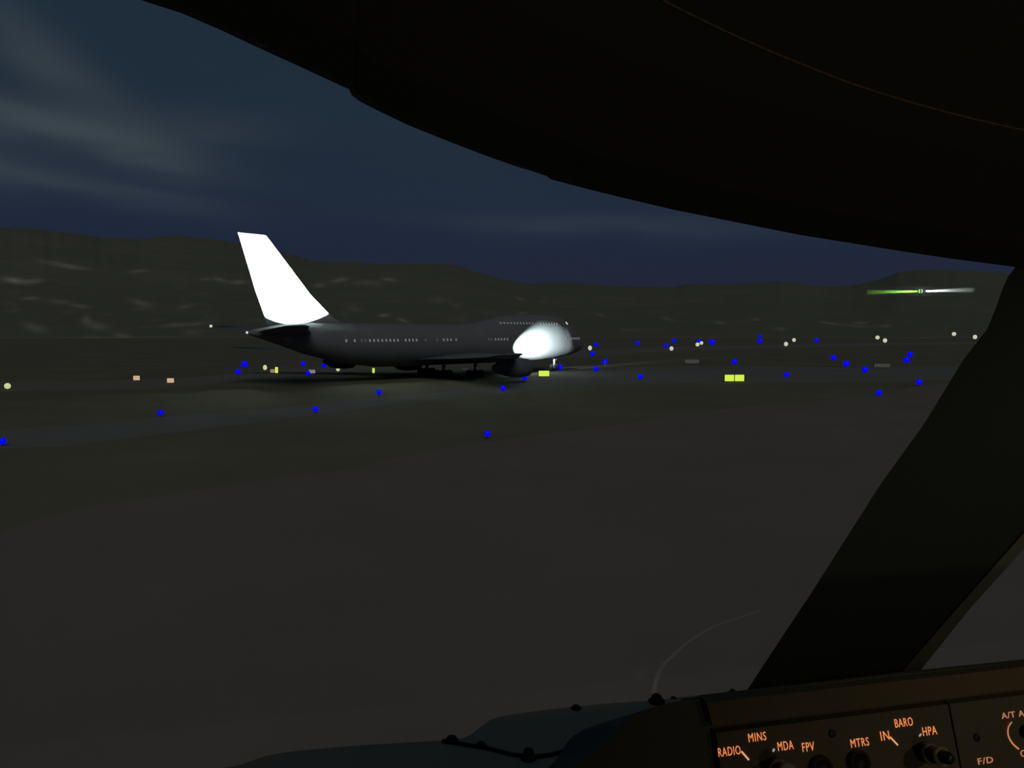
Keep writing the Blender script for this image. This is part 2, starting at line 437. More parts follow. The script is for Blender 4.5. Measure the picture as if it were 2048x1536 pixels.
# logo floodlight on the starboard stabilizer, and the floodlight at the wing root
for p in (LP(64.5, 7.4, 7.75),):
    bm = bmesh.new(); bm_cyl(bm, p + Vector((0, 0, -.25)), p + Vector((0, 0, -.05)), .16, .2); obj('logo_light', bm, M_gear, jet)
spot('logo_spot', LP(64.5, 7.4, 7.9), LP(62.0, 0, 17.0), 260000, 98, .10, (.86, 1, .97), .08, jet)
bm = bmesh.new(); p = LP(27.6, 7.0, 3.5); bm_cyl(bm, p, p + Vector((-.3, 0, 0)), .2, .22); obj('wing_light', bm, M_gear, jet)
spot('wing_spot', LP(27.2, 7.0, 3.5), LP(17.4, 3.1, 4.75), 330000, 33, 1.0, (.86, 1, .95), .1, jet)

# ------------------------------------------------------------------ airfield lights
M_blue = mat('blue_lens', (0, 0, .3), .4, emit=(0.0, 0.0, 1.0), es=1.0)
M_yel = mat('pale_yellow_lens', (.3, .3, .2), .4, emit=(.78, .85, .42), es=.75)
M_wht = mat('white_lamp_lens', (.3, .3, .3), .4, emit=(.80, .80, .62), es=.72)
M_org = mat('orange_lens', (.3, .2, .1), .4, emit=(.80, .58, .36), es=.6)
M_base = mat('light_base', (.05, .05, .04), .7)
def edge_light(px, py, dia, m, name, label, cat, group, stretch=1.0, far=760):
    z = .3
    p = ground(px, py, z)
    if p.y > far or py < 668: p = at_depth(px, py, far)
    r = dia / 2 * p.y / F_PX
    if p.z - r * stretch < .12: # stand the globe clear of the turf, same line of sight
        p = ground(px, py, r * stretch + .12); r = dia / 2 * p.y / F_PX
    e = empty(name, (p.x, p.y, 0))
    tag(e, label, cat, group)
    bm = bmesh.new(); bmesh.ops.create_uvsphere(bm, u_segments=16, v_segments=10, radius=r)
    for v in bm.verts: v.co = Vector((v.co.x, v.co.y, v.co.z * stretch + p.z))
    obj('globe', bm, m, e, True)
    bm = bmesh.new(); bm_cyl(bm, (0, 0, 0), (0, 0, p.z - r * stretch * .9), max(.05, r * .12), seg=8)
    bm_cyl(bm, (0, 0, 0), (0, 0, .06), r * .5, seg=12)
    obj('stem', bm, M_base, e)
    return e
BL = [(5, 882, 13, 'blue taxiway light at the far left edge of the view, on the near taxiway'),
 (321, 825, 11, 'blue taxiway light alone on the grass below the two orange lamps'),
 (476, 743, 10, 'lower of two blue taxiway lights left of the tail cone'),
 (489, 728, 12, 'upper, larger of two blue taxiway lights left of the tail cone'),
 (606, 727, 9, 'blue taxiway light just under the floodlit fin, upper left of three'),
 (616, 746, 9, 'blue taxiway light touching the pinkish lamp below the fin'),
 (648, 729, 10, 'blue taxiway light under the jet, right of the pinkish lamp'),
 (631, 818, 11, 'blue taxiway light on the near taxiway directly below the fin'),
 (758, 784, 10, 'blue taxiway light on the grass below the narrow yellow sign'),
 (975, 867, 12, 'lowest blue taxiway light in the middle, at the apron edge'),
 (1006, 776, 10, 'blue taxiway light on the taxiway, lower left of the single yellow sign'),
 (1049, 755, 10, 'blue taxiway light immediately left of the single yellow sign'),
 (1120, 734, 10, 'blue taxiway light upper right of the single yellow sign'),
 (1192, 689, 8, 'small far blue taxiway light just above a white lamp, ahead of the nose'),
 (1185, 707, 9, 'blue taxiway light just below a white lamp ahead of the nose'),
 (1210, 723, 10, 'right-hand blue taxiway light of the cluster ahead of the nose'),
 (1192, 737, 10, 'lowest blue taxiway light of the cluster ahead of the nose'),
 (1275, 686, 8, 'lone small far blue light between nose cluster and the white lamps'),
 (1281, 753, 10, 'blue taxiway light midway between the single and the double yellow signs'),
 (1332, 691, 8, 'lower of two small far blue lights beside a white lamp, left group'),
 (1348, 681, 8, 'upper of two small far blue lights beside a white lamp, left group'),
 (1398, 682, 8, 'small far blue light behind the pair of white lamps'),
 (1424, 684, 11, 'large far blue light just right of the pair of white lamps'),
 (1469, 723, 10, 'blue taxiway light directly above the double yellow sign'),
 (1520, 682, 9, 'lower of two far blue lights one above the other, near the middle right'),
 (1520, 672, 6, 'faint upper of two far blue lights one above the other'),
 (1573, 749, 10, 'blue taxiway light right of the double yellow sign'),
 (1633, 680, 8, 'lone small far blue light right of the second white lamp pair'),
 (1667, 715, 10, 'highest blue light of the slanting row of three at right'),
 (1693, 727, 11, 'middle blue light of the slanting row of three at right'),
 (1730, 739, 11, 'lowest blue light of the slanting row of three at right'),
 (1758, 785, 11, 'nearest blue taxiway light left of the centre post'),
 (1813, 720, 11, 'lower of two touching blue lights near the centre post'),
 (1820, 709, 10, 'upper of two touching blue lights near the centre post'),
 (1838, 764, 11, 'blue taxiway light closest to the centre post')]
for px, py, d, lab in BL:
    edge_light(px, py, d, M_blue, 'taxiway_light', lab, 'airfield light', 'blue taxiway edge lights', 1.1)
WL = [(15, 772, 12, M_yel, 1, 'pale yellow lamp at the far left edge above the near taxiway'),
 (530, 735, 8, M_yel, 1.3, 'pale yellow lamp under the tail, left of the lamp pair'),
 (676, 738, 8, M_yel, 1.2, 'pale yellow lamp under the rear fuselage, left of the narrow sign'),
 (1180, 696, 8, M_wht, 1.2, 'white lamp ahead of the nose among the blue lights'),
 (1343, 697, 8, M_wht, 1.1, 'single white lamp below two small far blue lights'),
 (1395, 689, 8, M_yel, 1, 'left, yellower lamp of the far touching pair'),
 (1403, 686, 7, M_wht, 1, 'right, whiter lamp of the far touching pair'),
 (1572, 688, 8, M_wht, 1.1, 'lower left white lamp of the pair beyond the double sign'),
 (1588, 680, 7, M_wht, 1.1, 'upper right white lamp of the pair beyond the double sign'),
 (1755, 675, 8, M_wht, 1, 'upper left white lamp of the pair under the beacon'),
 (1770, 681, 8, M_wht, 1.1, 'lower right white lamp of the pair under the beacon'),
 (1908, 668, 8, M_wht, 1, 'left white lamp of the pair next to the centre post'),
 (1950, 674, 8, M_wht, 1.1, 'right white lamp almost touching the centre post')]
for px, py, d, m, st, lab in WL:
    edge_light(px, py, d, m, 'runway_light', lab, 'airfield light', 'pale runway lamps', st)

# lamps in wide housings and lit guidance signs
M_sign = mat('lit_yellow_panel', (.4, .4, .05), .5, emit=(.75, 1.0, .09), es=.85)
M_signoff = mat('unlit_sign_panel', (.30, .29, .28), .7)
M_pink = mat('pinkish_lamp_panel', (.4, .3, .3), .5, emit=(.5, .38, .34), es=.5)
M_orgp = mat('orange_lamp_panel', (.4, .3, .2), .5, emit=(.80, .55, .33), es=.7)
def sign(px, py, w, h, m, panels, name, label, cat, yaw=0, group=None, tilt=0):
    """px,py centre of the face; stands on legs on the ground"""
    g = ground(px, py + h / 2 + 2); dep = g.y
    c = at_depth(px, py, dep); k = dep / F_PX
    W_, H_ = w * k, h * k
    e = empty(name, (c.x, c.y, 0), math.radians(yaw)); tag(e, label, cat, group)
    zc = c.z
    bm = bmesh.new(); bm_box(bm, (0, .12, zc), (W_ + .06, .2, H_ + .06))
    for s in (-.35, .35): bm_cyl(bm, (W_ * s, .12, 0), (W_ * s, .12, zc - H_ / 2), .04, seg=8)
    bmesh.ops.bevel(bm, geom=[], offset=0)
    obj('housing', bm, M_base, e)
    for i in range(panels):
        pw = W_ / panels
        bm = bmesh.new(); vs = bm_box(bm, (-W_ / 2 + pw * (i + .5), 0.01, zc), (pw - (.12 if panels > 1 else 0), .05, H_))
        bmesh.ops.bevel(bm, geom=list(bm.edges), offset=min(.04, H_ * .15), segments=2, affect='EDGES')
        obj('face_panel', bm, m, e)
    return e
sign(1088, 747, 21, 11, M_sign, 1, 'guidance_sign', 'single lit yellow taxiway sign below the bright fuselage patch', 'sign', group='yellow taxiway signs')
sign(1469, 756, 42, 13, M_sign, 2, 'guidance_sign', 'double lit yellow taxiway sign with two face panels, on the grass', 'sign', yaw=6, group='yellow taxiway signs')
sign(747, 741, 5, 10, M_sign, 1, 'guidance_sign', 'narrow lit yellow sign seen nearly edge-on under the fuselage', 'sign', group='yellow taxiway signs')
sign(553, 740, 6, 12, M_sign, 1, 'guidance_sign', 'narrow lit yellow sign beside a pinkish lamp under the tail', 'sign', group='yellow taxiway signs')
sign(545, 742, 9, 7, M_pink, 1, 'approach_lamp', 'small pinkish lamp left of the narrow yellow sign under the tail', 'airfield light')
sign(624, 743, 13, 7, M_pink, 1, 'approach_lamp', 'pinkish lamp beside a blue light below the fin', 'airfield light')
sign(273, 756, 13, 9, M_orgp, 1, 'approach_lamp', 'left orange lamp of two on the far grass', 'airfield light')
sign(341, 761, 14, 9, M_orgp, 1, 'approach_lamp', 'right orange lamp of two on the far grass', 'airfield light')
sign(932, 738, 16, 6, M_signoff, 1, 'guidance_sign', 'unlit grey sign under the middle of the fuselage', 'sign')
sign(1384, 723, 28, 8, M_signoff, 1, 'guidance_sign', 'unlit grey sign upper left of the double yellow sign', 'sign')
sign(1764, 731, 32, 7, M_signoff, 1, 'guidance_sign', 'unlit grey sign among the blue lights under the beacon', 'sign')

# ------------------------------------------------------------------ rotating beacon in haze
bc = at_depth(1841, 582.5, 960)
tw = empty('beacon_tower', (bc.x, bc.y, 0)); tag(tw, 'tall thin beacon tower sending green and white beams over the hills', 'beacon')
bm = bmesh.new()
for sx, sy in ((1, 1), (1, -1), (-1, -1), (-1, 1)):
    bm_cyl(bm, (sx * 2.2, sy * 2.2, 0), (sx * .7, sy * .7, bc.z - 2.2), .12, seg=6)
for k in range(9):
    z0 = (bc.z - 2.2) * k / 9; z1 = (bc.z - 2.2) * (k + 1) / 9
    r0 = 2.2 - 1.5 * k / 9; r1 = 2.2 - 1.5 * (k + 1) / 9
    for (a, b2) in (((1, 1), (-1, 1)), ((-1, 1), (-1, -1)), ((-1, -1), (1, -1)), ((1, -1), (1, 1))):
        bm_cyl(bm, (a[0] * r0, a[1] * r0, z0), (b2[0] * r1, b2[1] * r1, z1), .07, seg=5)
obj('lattice_mast', bm, M_gear, tw)
bm = bmesh.new(); bm_cyl(bm, (0, 0, bc.z - 2.2), (0, 0, bc.z - 1.9), 1.3, seg=16); bm_cyl(bm, (0, 0, bc.z - 1.9), (0, 0, bc.z - 1.2), .5, seg=12)
obj('platform', bm, M_gear, tw)
bm = bmesh.new(); bm_cyl(bm, (-.9, 0, bc.z), (.9, 0, bc.z), 1.4, seg=20); obj('lamp_head', bm, M_base, tw)
M_gl = mat('green_lens', (.1, .4, .1), .3, emit=(.35, 1, .08), es=1.3)
M_wl = mat('beam_white_lens', (.4, .4, .4), .3, emit=(.8, 1, .9), es=1.5)
bm = bmesh.new(); bm_cyl(bm, (-1.3, 0, bc.z), (-.9, 0, bc.z), 2.2, 1.4, seg=20); obj('green_lens', bm, M_gl, tw)
bm = bmesh.new(); bm_cyl(bm, (.9, 0, bc.z), (1.3, 0, bc.z), 1.4, 2.2, seg=20); obj('white_lens', bm, M_wl, tw)
# haze the beams shine through
mh = bpy.data.materials.new('haze'); mh.use_nodes = True; n = mh.node_tree; n.nodes.clear()
vsn = n.nodes.new('ShaderNodeVolumeScatter'); vsn.inputs['Density'].default_value = .004
tcv = n.nodes.new('ShaderNodeTexCoord'); sx_ = n.nodes.new('ShaderNodeSeparateXYZ'); n.links.new(tcv.outputs['Object'], sx_.inputs[0])
m1 = n.nodes.new('ShaderNodeMath'); m1.operation = 'ABSOLUTE'; n.links.new(sx_.outputs[0], m1.inputs[0])
m2 = n.nodes.new('ShaderNodeMath'); m2.operation = 'MULTIPLY'; m2.inputs[1].default_value = -.055; n.links.new(m1.outputs[0], m2.inputs[0])
m3 = n.nodes.new('ShaderNodeMath'); m3.operation = 'EXPONENT'; n.links.new(m2.outputs[0], m3.inputs[0])
m4 = n.nodes.new('ShaderNodeMath'); m4.operation = 'MULTIPLY'; m4.inputs[1].default_value = .05; n.links.new(m3.outputs[0], m4.inputs[0]); n.links.new(m4.outputs[0], vsn.inputs['Density'])
vsn.inputs['Color'].default_value = (1, 1, 1, 1)
on = n.nodes.new('ShaderNodeOutputMaterial'); n.links.new(vsn.outputs[0], on.inputs['Volume'])
bm = bmesh.new(); bm_cyl(bm, (-62, 0, 0), (62, 0, 0), 6, seg=24)
hz = obj('haze', bm, mh); hz.location = (bc.x, bc.y, bc.z); hz['kind'] = 'stuff'
tag(hz, 'thin haze around the beacon where its beams show', 'haze')
for sgn, colr, en in ((-1, (.38, 1, .10), 9e6), (1, (.85, 1, .9), 1.0e7)):
    a = Vector((bc.x + sgn * 2.0, bc.y, bc.z)); t = a + Vector((sgn * 50, 0, sgn * 1.3 + (0 if sgn > 0 else .2)))
    spot('beacon_spot', a, t, en, 6, .4, colr, 1.1)

# ------------------------------------------------------------------ cockpit frame: u right, v forward, w up
AL = math.radians(13.4)
Fv = Vector((-math.sin(AL), math.cos(AL), 0)); Rv = Vector((math.cos(AL), math.sin(AL), 0)); Uv = Vector((0, 0, 1))
def C(u, v, w): return CAM + Rv * u + Fv * v + Uv * w
def uvw(d): return Vector((d.dot(Rv), d.dot(Fv), d.z))
def hit(px, py, v0, k, w0=0.0):
    """point of the plane v = v0 + k*(w-w0) seen at a pixel, in cockpit axes"""
    d = uvw(ray(px, py)); t = (v0 - k * w0) / (d.y - k * d.z); return d * t
def hitw(px, py, w):
    d = uvw(ray(px, py)); return d * (w / d.z)
def CV(p): return C(p.x, p.y, p.z)
M_lining = mat('ceiling_lining', (.085, .085, .070), .85, bump=(400, .2), spec=.1)
M_postm = mat('post_black', (.080, .095, .095), .9, bump=(300, .2), spec=.05)
M_frame = mat('window_frame_lit_grey', (.30, .32, .30), .8, spec=.1)
M_sill = mat('sill_teal', (.52, .37, .235), .9, bump=(500, .3), spec=.05)
M_hood = mat('glareshield_black', (.105, .105, .085), .9, bump=(500, .3), spec=.05)
M_brow = mat('brow_brown', (.150, .125, .080), .8, bump=(500, .3), spec=.1)
M_panel = mat('panel_brown', (.150, .135, .098), .75, bump=(700, .2), spec=.1, vary=(9, .12))
M_knob = mat('knob_black', (.02, .019, .017), .5, spec=.3)
M_ring = mat('knob_ring_grey', (.32, .30, .25), .5)
M_cap = mat('knob_cap', (.05, .05, .05), .25, metal=.4)
M_bolt = mat('bolt_black', (.012, .014, .013), .6)
M_txt = mat('lit_legend', (.3, .15, .08), .5, emit=(1.0, .30, .095), es=.85)
M_txt2 = mat('dim_lit_legend', (.3, .15, .08), .5, emit=(.85, .33, .16), es=.55)
M_tick = mat('lit_tick', (.3, .15, .08), .5, emit=(1.0, .45, .2), es=.8)
M_dot = mat('white_index', (.5, .5, .5), .5, emit=(.7, .62, .60), es=.45)
WV0, WK, WW0 = .88, -.813, -.42       # windshield plane
UC = .60                               # centre line of the cockpit
def wp(px, py): return hit(px, py, WV0, WK, WW0)
def wplane(u, w): return Vector((u, WV0 + WK * (w - WW0), w))

# ceiling with the curved windshield brow
ce = [(330, -2), (420, 37), (500, 75), (600, 121), (690, 163), (706, 170), (712, 183), (728, 196), (760, 213), (830, 247), (900, 276), (1000, 315), (1070, 340), (1140, 362), (1148, 369), (1200, 383), (1250, 396),
      (1350, 420), (1500, 450), (1600, 470), (1800, 502), (1900, 517), (2023, 533)]
edge_l = [wp(*p) for p in ce]
p0, p1 = edge_l[0], edge_l[2]
left = [wplane(-.95, .30), wplane(-.60, .27), wplane(-.38, .215)]
E = left + edge_l
apex = wplane(UC, edge_l[-1].z - .012)
E = E + [apex] + [wplane(2 * UC - p.x, p.z) for p in reversed(E)]
offs = [(.05, .012), (.0, .0), (-.03, .012), (-.075, .05), (-.14, .15), (-.22, .30), (-.5, .42), (-1.5, .50)]
rings = []
for dv, dw in offs:
    r = []
    for p in E:
        q = Vector((p.x, p.y + dv, p.z + dw))
        if dw >= .3: q = Vector((p.x, q.y if dv > -1 else -1.2, .25 + dw))
        r.append(CV(q))
    rings.append(r)
bm = bmesh.new(); bm_loft(bm, rings, cap=False, closed=False)
ceil = struct(obj('ceiling', bm, M_lining, smooth=False), 'dark cockpit ceiling lining with curved windshield edge')
# outer skin over the ceiling
rings = [[CV(p + Vector((0, .05, .012))) for p in E], [CV(Vector((p.x, p.y + .02, p.z + .08))) for p in E], [CV(Vector((p.x, .1, .85))) for p in E], [CV(Vector((p.x, -1.25, .85))) for p in E]]
bm = bmesh.new(); bm_loft(bm, rings, cap=False, closed=False); struct(obj('ceiling_skin', bm, M_hull), 'outer cockpit roof skin')
# panel edge on the ceiling, its thin highlight painted in as brown
bvh = BVHTree.FromObject(ceil, bpy.context.evaluated_depsgraph_get())
line = smooth_line([(1290, -24, 0), (1340, 8, 0), (1450, 62, 0), (1530, 98, 0), (1600, 127, 0), (1700, 166, 0), (1800, 198, 0), (1900, 226, 0), (2000, 250, 0), (2100, 270, 0)], 4)
pts = []
for p in line:
    h, nn, i, d = bvh.ray_cast(CAM, ray(p.x, p.y).normalized())
    if h: pts.append(h - ray(p.x, p.y).normalized() * .0008)
bm = bmesh.new()
for a, b in zip(pts, pts[1:]): bm_cyl(bm, a, b, .0007, seg=6)
M_edge_hl = mat('brown_edge_highlight', (.42, .27, .19), .4)
struct(obj('trim_3', bm, M_edge_hl, smooth=True), 'thin ceiling panel edge with its highlight painted brown')

# windshield sill with bolts
SW = -.42
se = [(-500, 1640), (0, 1580), (300, 1560), (480, 1530), (530, 1512), (560, 1506), (600, 1501), (700, 1492), (800, 1486), (880, 1481), (920, 1478), (940, 1470), (960, 1455), (980, 1440), (1000, 1433), (1030, 1428), (1080, 1421), (1140, 1414), (1200, 1408), (1300, 1401), (1350, 1395), (1420, 1388), (1500, 1379), (1650, 1362), (1835, 1340), (2048, 1318), (2300, 1290)]
front = [hitw(x, y, SW) for x, y in se]
front = [p for p in front if p.x < 1.15]
far_r = Vector((1.9, front[-1].y, SW))
poly = [Vector((-.95, front[0].y, SW))] + front + [far_r, Vector((1.9, .60, SW)), Vector((-.95, .60, SW))]
bm = bmesh.new(); bm_prism(bm, [CV(p) for p in poly], [CV(p - Vector((0, 0, .03))) for p in poly])
sill = struct(obj('trim_1', bm, M_sill), 'dark teal windshield sill panel with bolts')
def bolt(px, py, wpx, tall=1):
    c = hitw(px, py, SW); t = uvw(ray(px, py)); r = wpx / 2 * c.dot(uvw(Vector((0, 1, 0)))) / F_PX
    bm = bmesh.new()
    bm_rev(bm, CV(c), (0, 0, 1), [(-.001, r * 1.0), (r * .22 * tall, r), (r * .32 * tall, r * .72), (r * .75 * tall, r * .62), (r * .95 * tall, r * .4), (r * 1.0 * tall, .0004)], 18)
    obj('bolt', bm, M_bolt, sill, True)
for b_ in ((903, 1482, 30, .8), (962, 1491, 22, .8), (1057, 1517, 34, 1.3), (1152, 1417, 22, .7), (1313, 1404, 34, 1.0), (1347, 1396, 12, .6), (1465, 1386, 18, .9)): bolt(*b_)
# dark sealant seam on the sill
sm = [hitw(x, y, SW + .0012) for x, y in [(885, 1482), (930, 1489), (975, 1496), (1020, 1508), (1060, 1514), (1100, 1510), (1150, 1497), (1190, 1478), (1220, 1462), (1260, 1440)]]
bm = bmesh.new()
for a, b in zip(sm, sm[1:]): bm_cyl(bm, CV(a), CV(b), .0022, seg=6)
obj('sealant_seam', bm, M_bolt, sill, True)

# centre post
pl_ = [(2048, 540), (2035, 536), (2026, 541), (2016, 553), (2005, 578), (1993, 612), (1978, 650), (1965, 676), (1945, 697), (1925, 722), (1850, 845), (1760, 970), (1690, 1080), (1620, 1190), (1560, 1280), (1495, 1379), (1470, 1420)]
L1 = [wp(x, y) for x, y in pl_]
rp = [(1790, 1440), (1835, 1343), (1940, 1212), (2048, 1092), (2180, 940), (2330, 760), (2440, 640), (2520, 620)]
R1 = [wp(x, y) for x, y in rp]
poly = L1 + R1
nW = Vector((0, 1, -WK)).normalized()     # outward
bm = bmesh.new(); bm_prism(bm, [CV(p) for p in poly], [CV(p + nW * .035 + Vector((.045, 0, 0))) for p in poly])
post = struct(obj('trim_2', bm, M_postm), 'black slanting centre post between the two windshields')
# frame strip right of the post, its grey lightened for light falling on it
a_ = [(1788, 1358), (1900, 1228), (2048, 1060), (2180, 905), (2330, 722)]
b_ = [(1820, 1362), (1940, 1212), (2048, 1092), (2180, 940), (2330, 760)]
A1 = [wp(x, y) - nW * .002 for x, y in a_]; B1 = [wp(x, y) - nW * .002 for x, y in b_]
pg = A1 + B1[::-1]
bm = bmesh.new(); bm_prism(bm, [CV(p) for p in pg], [CV(p + nW * .012) for p in pg])
obj('frame_strip', bm, M_frame, post)

# windshield panes
mg = bpy.data.materials.new('windshield_glass'); mg.use_nodes = True; n = mg.node_tree; n.nodes.clear()
tr = n.nodes.new('ShaderNodeBsdfTransparent'); tr.inputs[0].default_value = (.97, .98, .98, 1)
gl = n.nodes.new('ShaderNodeBsdfGlossy'); gl.inputs['Roughness'].default_value = .04
mx = n.nodes.new('ShaderNodeMixShader'); on = n.nodes.new('ShaderNodeOutputMaterial')
mx.inputs[0].default_value = .012; n.links.new(tr.outputs[0], mx.inputs[1]); n.links.new(gl.outputs[0], mx.inputs[2]); n.links.new(mx.outputs[0], on.inputs[0])
for nme, u0, u1, lb in (('window_1', -.94, UC - .02, 'large left windshield pane looking onto the airfield'), ('window_2', UC + .02, 1.9, 'right windshield pane beyond the centre post')):
    q = [wplane(u0, SW), wplane(u1, SW), wplane(u1, .26), wplane(u0, .26)]
    bm = bmesh.new(); bm_prism(bm, [CV(p + nW * .012) for p in q], [CV(p + nW * .02) for p in q])
    struct(obj(nme, bm, mg), lb)

# cockpit shell
def vw_wall(name, u, m, lb):
    pv = [(-1.2, -1.2), (.95, -1.2), (.95, SW), (WV0, SW), (WV0 + WK * (.55 - SW), .55), (WV0 + WK * (.8 - SW), .86), (-1.2, .86)]
    bm = bmesh.new(); bm_prism(bm, [C(u, a, b) for a, b in pv], [C(u + (.04 if u > 0 else -.04), a, b) for a, b in pv]); return struct(obj(name, bm, m), lb)
M_wall = mat('cockpit_wall', (.03, .028, .024), .9, spec=.05)
vw_wall('wall_left', -.95, M_wall, 'dark left cockpit side wall'); vw_wall('wall_right', 1.9, M_wall, 'dark right cockpit side wall')
def slab(name, a, b, m, lb):
    bm = bmesh.new(); (u0, v0, w0), (u1, v1, w1) = a, b
    vs = bm_box(bm, ((u0 + u1) / 2, (v0 + v1) / 2, (w0 + w1) / 2), (u1 - u0, v1 - v0, w1 - w0))
    for v in bm.verts: v.co = C(*v.co)
    return struct(obj(name, bm, m), lb)
slab('wall_back', (-.95, -1.24, -1.2), (1.9, -1.2, .86), M_wall, 'dark rear cockpit bulkhead')
slab('floor', (-.95, -1.2, -1.24), (1.9, .95, -1.2), M_wall, 'dark cockpit floor')
slab('wall_front', (-.95, .90, -1.2), (1.9, .94, SW - .09), M_wall, 'dark bulkhead under the windshield sill')

# ------------------------------------------------------------------ glareshield
PD = .004
K = .33; GV, GW = .52, -.2535      # front face plane v = GV + K*(w-GW)
def gf(px, py, dv=0.0): return hit(px, py, GV + dv, K, GW)
outline_px = [(1060, 1600), (1130, 1545), (1180, 1512), (1225, 1482), (1240, 1463), (1254, 1445), (1270, 1431), (1295, 1419), (1330, 1408), (1360, 1402), (1392, 1398), (1500, 1384), (1620, 1369), (1720, 1357), (1835, 1345), (1940, 1334), (2048, 1324)]
o1 = [gf(x, y) for x, y in outline_px]
lipw = o1[-1].z
o1 += [Vector((1.75, GV + K * (lipw - GW), lipw))]
low = -.40
gw_ = gf(1500, 1456, PD).z; xl = gf(1426, 1470, PD).x
yw = lambda w: GV + K * (w - GW)
fr_ = o1 + [Vector((1.75, yw(gw_), gw_)), Vector((xl, yw(gw_), gw_)), Vector((xl, yw(low), low)), Vector((o1[0].x, yw(low), low))]
# sections going forward and down, so nothing shows over the lip
bk = []
for p in fr_:
    k = (p.y + .17) / p.y
    bk.append(Vector((p.x + .01, p.y + .17, p.z * k - .012)))
mid = [a.lerp(b, .08) + Vector((0, 0, -.001)) for a, b in zip(fr_, bk)]
gs = empty('glareshield', tuple(C(.7, .6, -.42)))
tag(gs, 'black padded glareshield hood with rounded left end, across the bottom right', 'glareshield')
gM = Matrix.Translation(gs.location).inverted()
def gobj(name, bm, m, parent, smooth=False):
    o = obj(name, bm, m, parent, smooth)
    M = Matrix.Translation(root_loc(parent)).inverted(); o.data.transform(M); return o
def root_loc(p):
    while p.parent: p = p.parent
    return p.location
bm = bmesh.new(); bm_prism(bm, [CV(p) for p in fr_], [CV(p) for p in bk])
gobj('hood', bm, M_hood, gs)
# brow strip
def slab_px(quad_px, dv, thick, ext_right=False, dvb=0):
    f = [gf(x, y, dv) for x, y in quad_px]
    if ext_right:
        top_w, bot_w = f[1].z, f[2].z
        f[1] = Vector((1.7, f[1].y, top_w)); f[2] = Vector((1.7, f[2].y, bot_w))
    b = [p + Vector((0, thick, 0)) for p in f]
    bm = bmesh.new(); bm_prism(bm, [CV(p) for p in f], [CV(p) for p in b])
    return bm
bm = slab_px([(1414, 1405), (2048, 1338), (2048, 1381), (1425, 1452)], -.008, .012, True)
gobj('brow_strip', bm, M_brow, gs)

# instrument panels under the brow
def panel(quad, name, label):
    f = [gf(x, y, PD) for x, y in quad]
    c = CV(sum(f, Vector()) / len(f))
    return f, c
def prism_obj(name, f, thick, m, parent, bev=.0012):
    bm = bmesh.new(); bm_prism(bm, [CV(p) for p in f], [CV(p + Vector((0, thick, 0))) for p in f])
    return gobj(name, bm, m, parent)
seam_t = gf(1897, 1420, PD - .006); seam_b = gf(1915, 1492, PD - .006)
dvp = PD - .011
PB = .055
lt, rt = gf(1432, 1463, dvp), gf(1896, 1411, dvp)
assert min(lt.z, rt.z) < gw_ + .004, (lt.z, rt.z, gw_)
botw = low + .005
def down(p):  # straight down along the panel face
    return Vector((p.x, p.y + K * (botw - p.z), botw))
lt.z = rt.z = (lt.z + rt.z) / 2
lt.y = rt.y = GV + dvp + K * (lt.z - GW)
efis = empty('control_panel', tuple(CV(Vector(((lt.x + rt.x) / 2, lt.y, -.34)))))
tag(efis, 'brown left instrument control panel with lit RADIO, MINS, BARO legends and knobs', 'instrument panel')
prism_obj('face_plate', [lt, rt, down(rt), down(lt)], PB, M_panel, efis)
mcp = empty('control_panel', tuple(CV(Vector((rt.x + .2, rt.y, -.34)))))
tag(mcp, 'brown right instrument panel with lit A/T ARM and F/D legends, beside the seam', 'instrument panel')
l2 = rt + Vector((.0016, 0, 0)); r2 = Vector((1.68, rt.y, rt.z))
prism_obj('face_plate', [l2, r2, down(r2), down(l2)], PB, M_panel, mcp)

def text_bm(body, x0, x1, yt, yb, m, parent, name, off=-.002, ylean=None):
    """legend fitted on the panel face: x0..x1, top and bottom at its left end"""
    cu = bpy.data.curves.new('t', 'FONT'); cu.body = body; cu.extrude = 0; cu.offset = off; cu.resolution_u = 3; cu.space_character = 1.12
    to = bpy.data.objects.new('t', cu); COL.objects.link(to)
    dg = bpy.context.evaluated_depsgraph_get(); dg.update()
    me = bpy.data.meshes.new_from_object(to.evaluated_get(dg))
    bpy.data.objects.remove(to)
    xs = [v.co.x for v in me.vertices]; ys = [v.co.y for v in me.vertices]
    X0, X1, Y0, Y1 = min(xs), max(xs), min(ys), max(ys)
    T = gf(x0, yt, dvp - .0004); B = gf(x0, yb, dvp - .0004); 
    # right end at the same height
    lo_, hi_ = T.x, T.x + .4
    for _ in range(40):
        mid_ = (lo_ + hi_) / 2; p = CV(Vector((mid_, T.y, T.z))) - CAM
        x = 1024 + F_PX * p.x / (p.y * math.cos(PITCH) - p.z * math.sin(PITCH))
        if x < x1: lo_ = mid_
        else: hi_ = mid_
    u0, u1 = T.x, lo_
    for v in me.vertices:
        a = (v.co.x - X0) / (X1 - X0); b = (v.co.y - Y0) / (Y1 - Y0)
        w = B.z + (T.z - B.z) * b; u = u0 + (u1 - u0) * a
        v.co = CV(Vector((u, GV + dvp - .0004 + K * (w - GW), w))) - root_loc(parent)
    me.materials.clear(); me.materials.append(m)
    bm = bmesh.new(); bm.from_mesh(me)
    bmesh.ops.solidify(bm, geom=list(bm.faces), thickness=.0003); bm.to_mesh(me); bm.free()
    o = bpy.data.objects.new(name, me); COL.objects.link(o); o.parent = parent
    o['label'] = ('glowing orange legend ' + body)
    return o
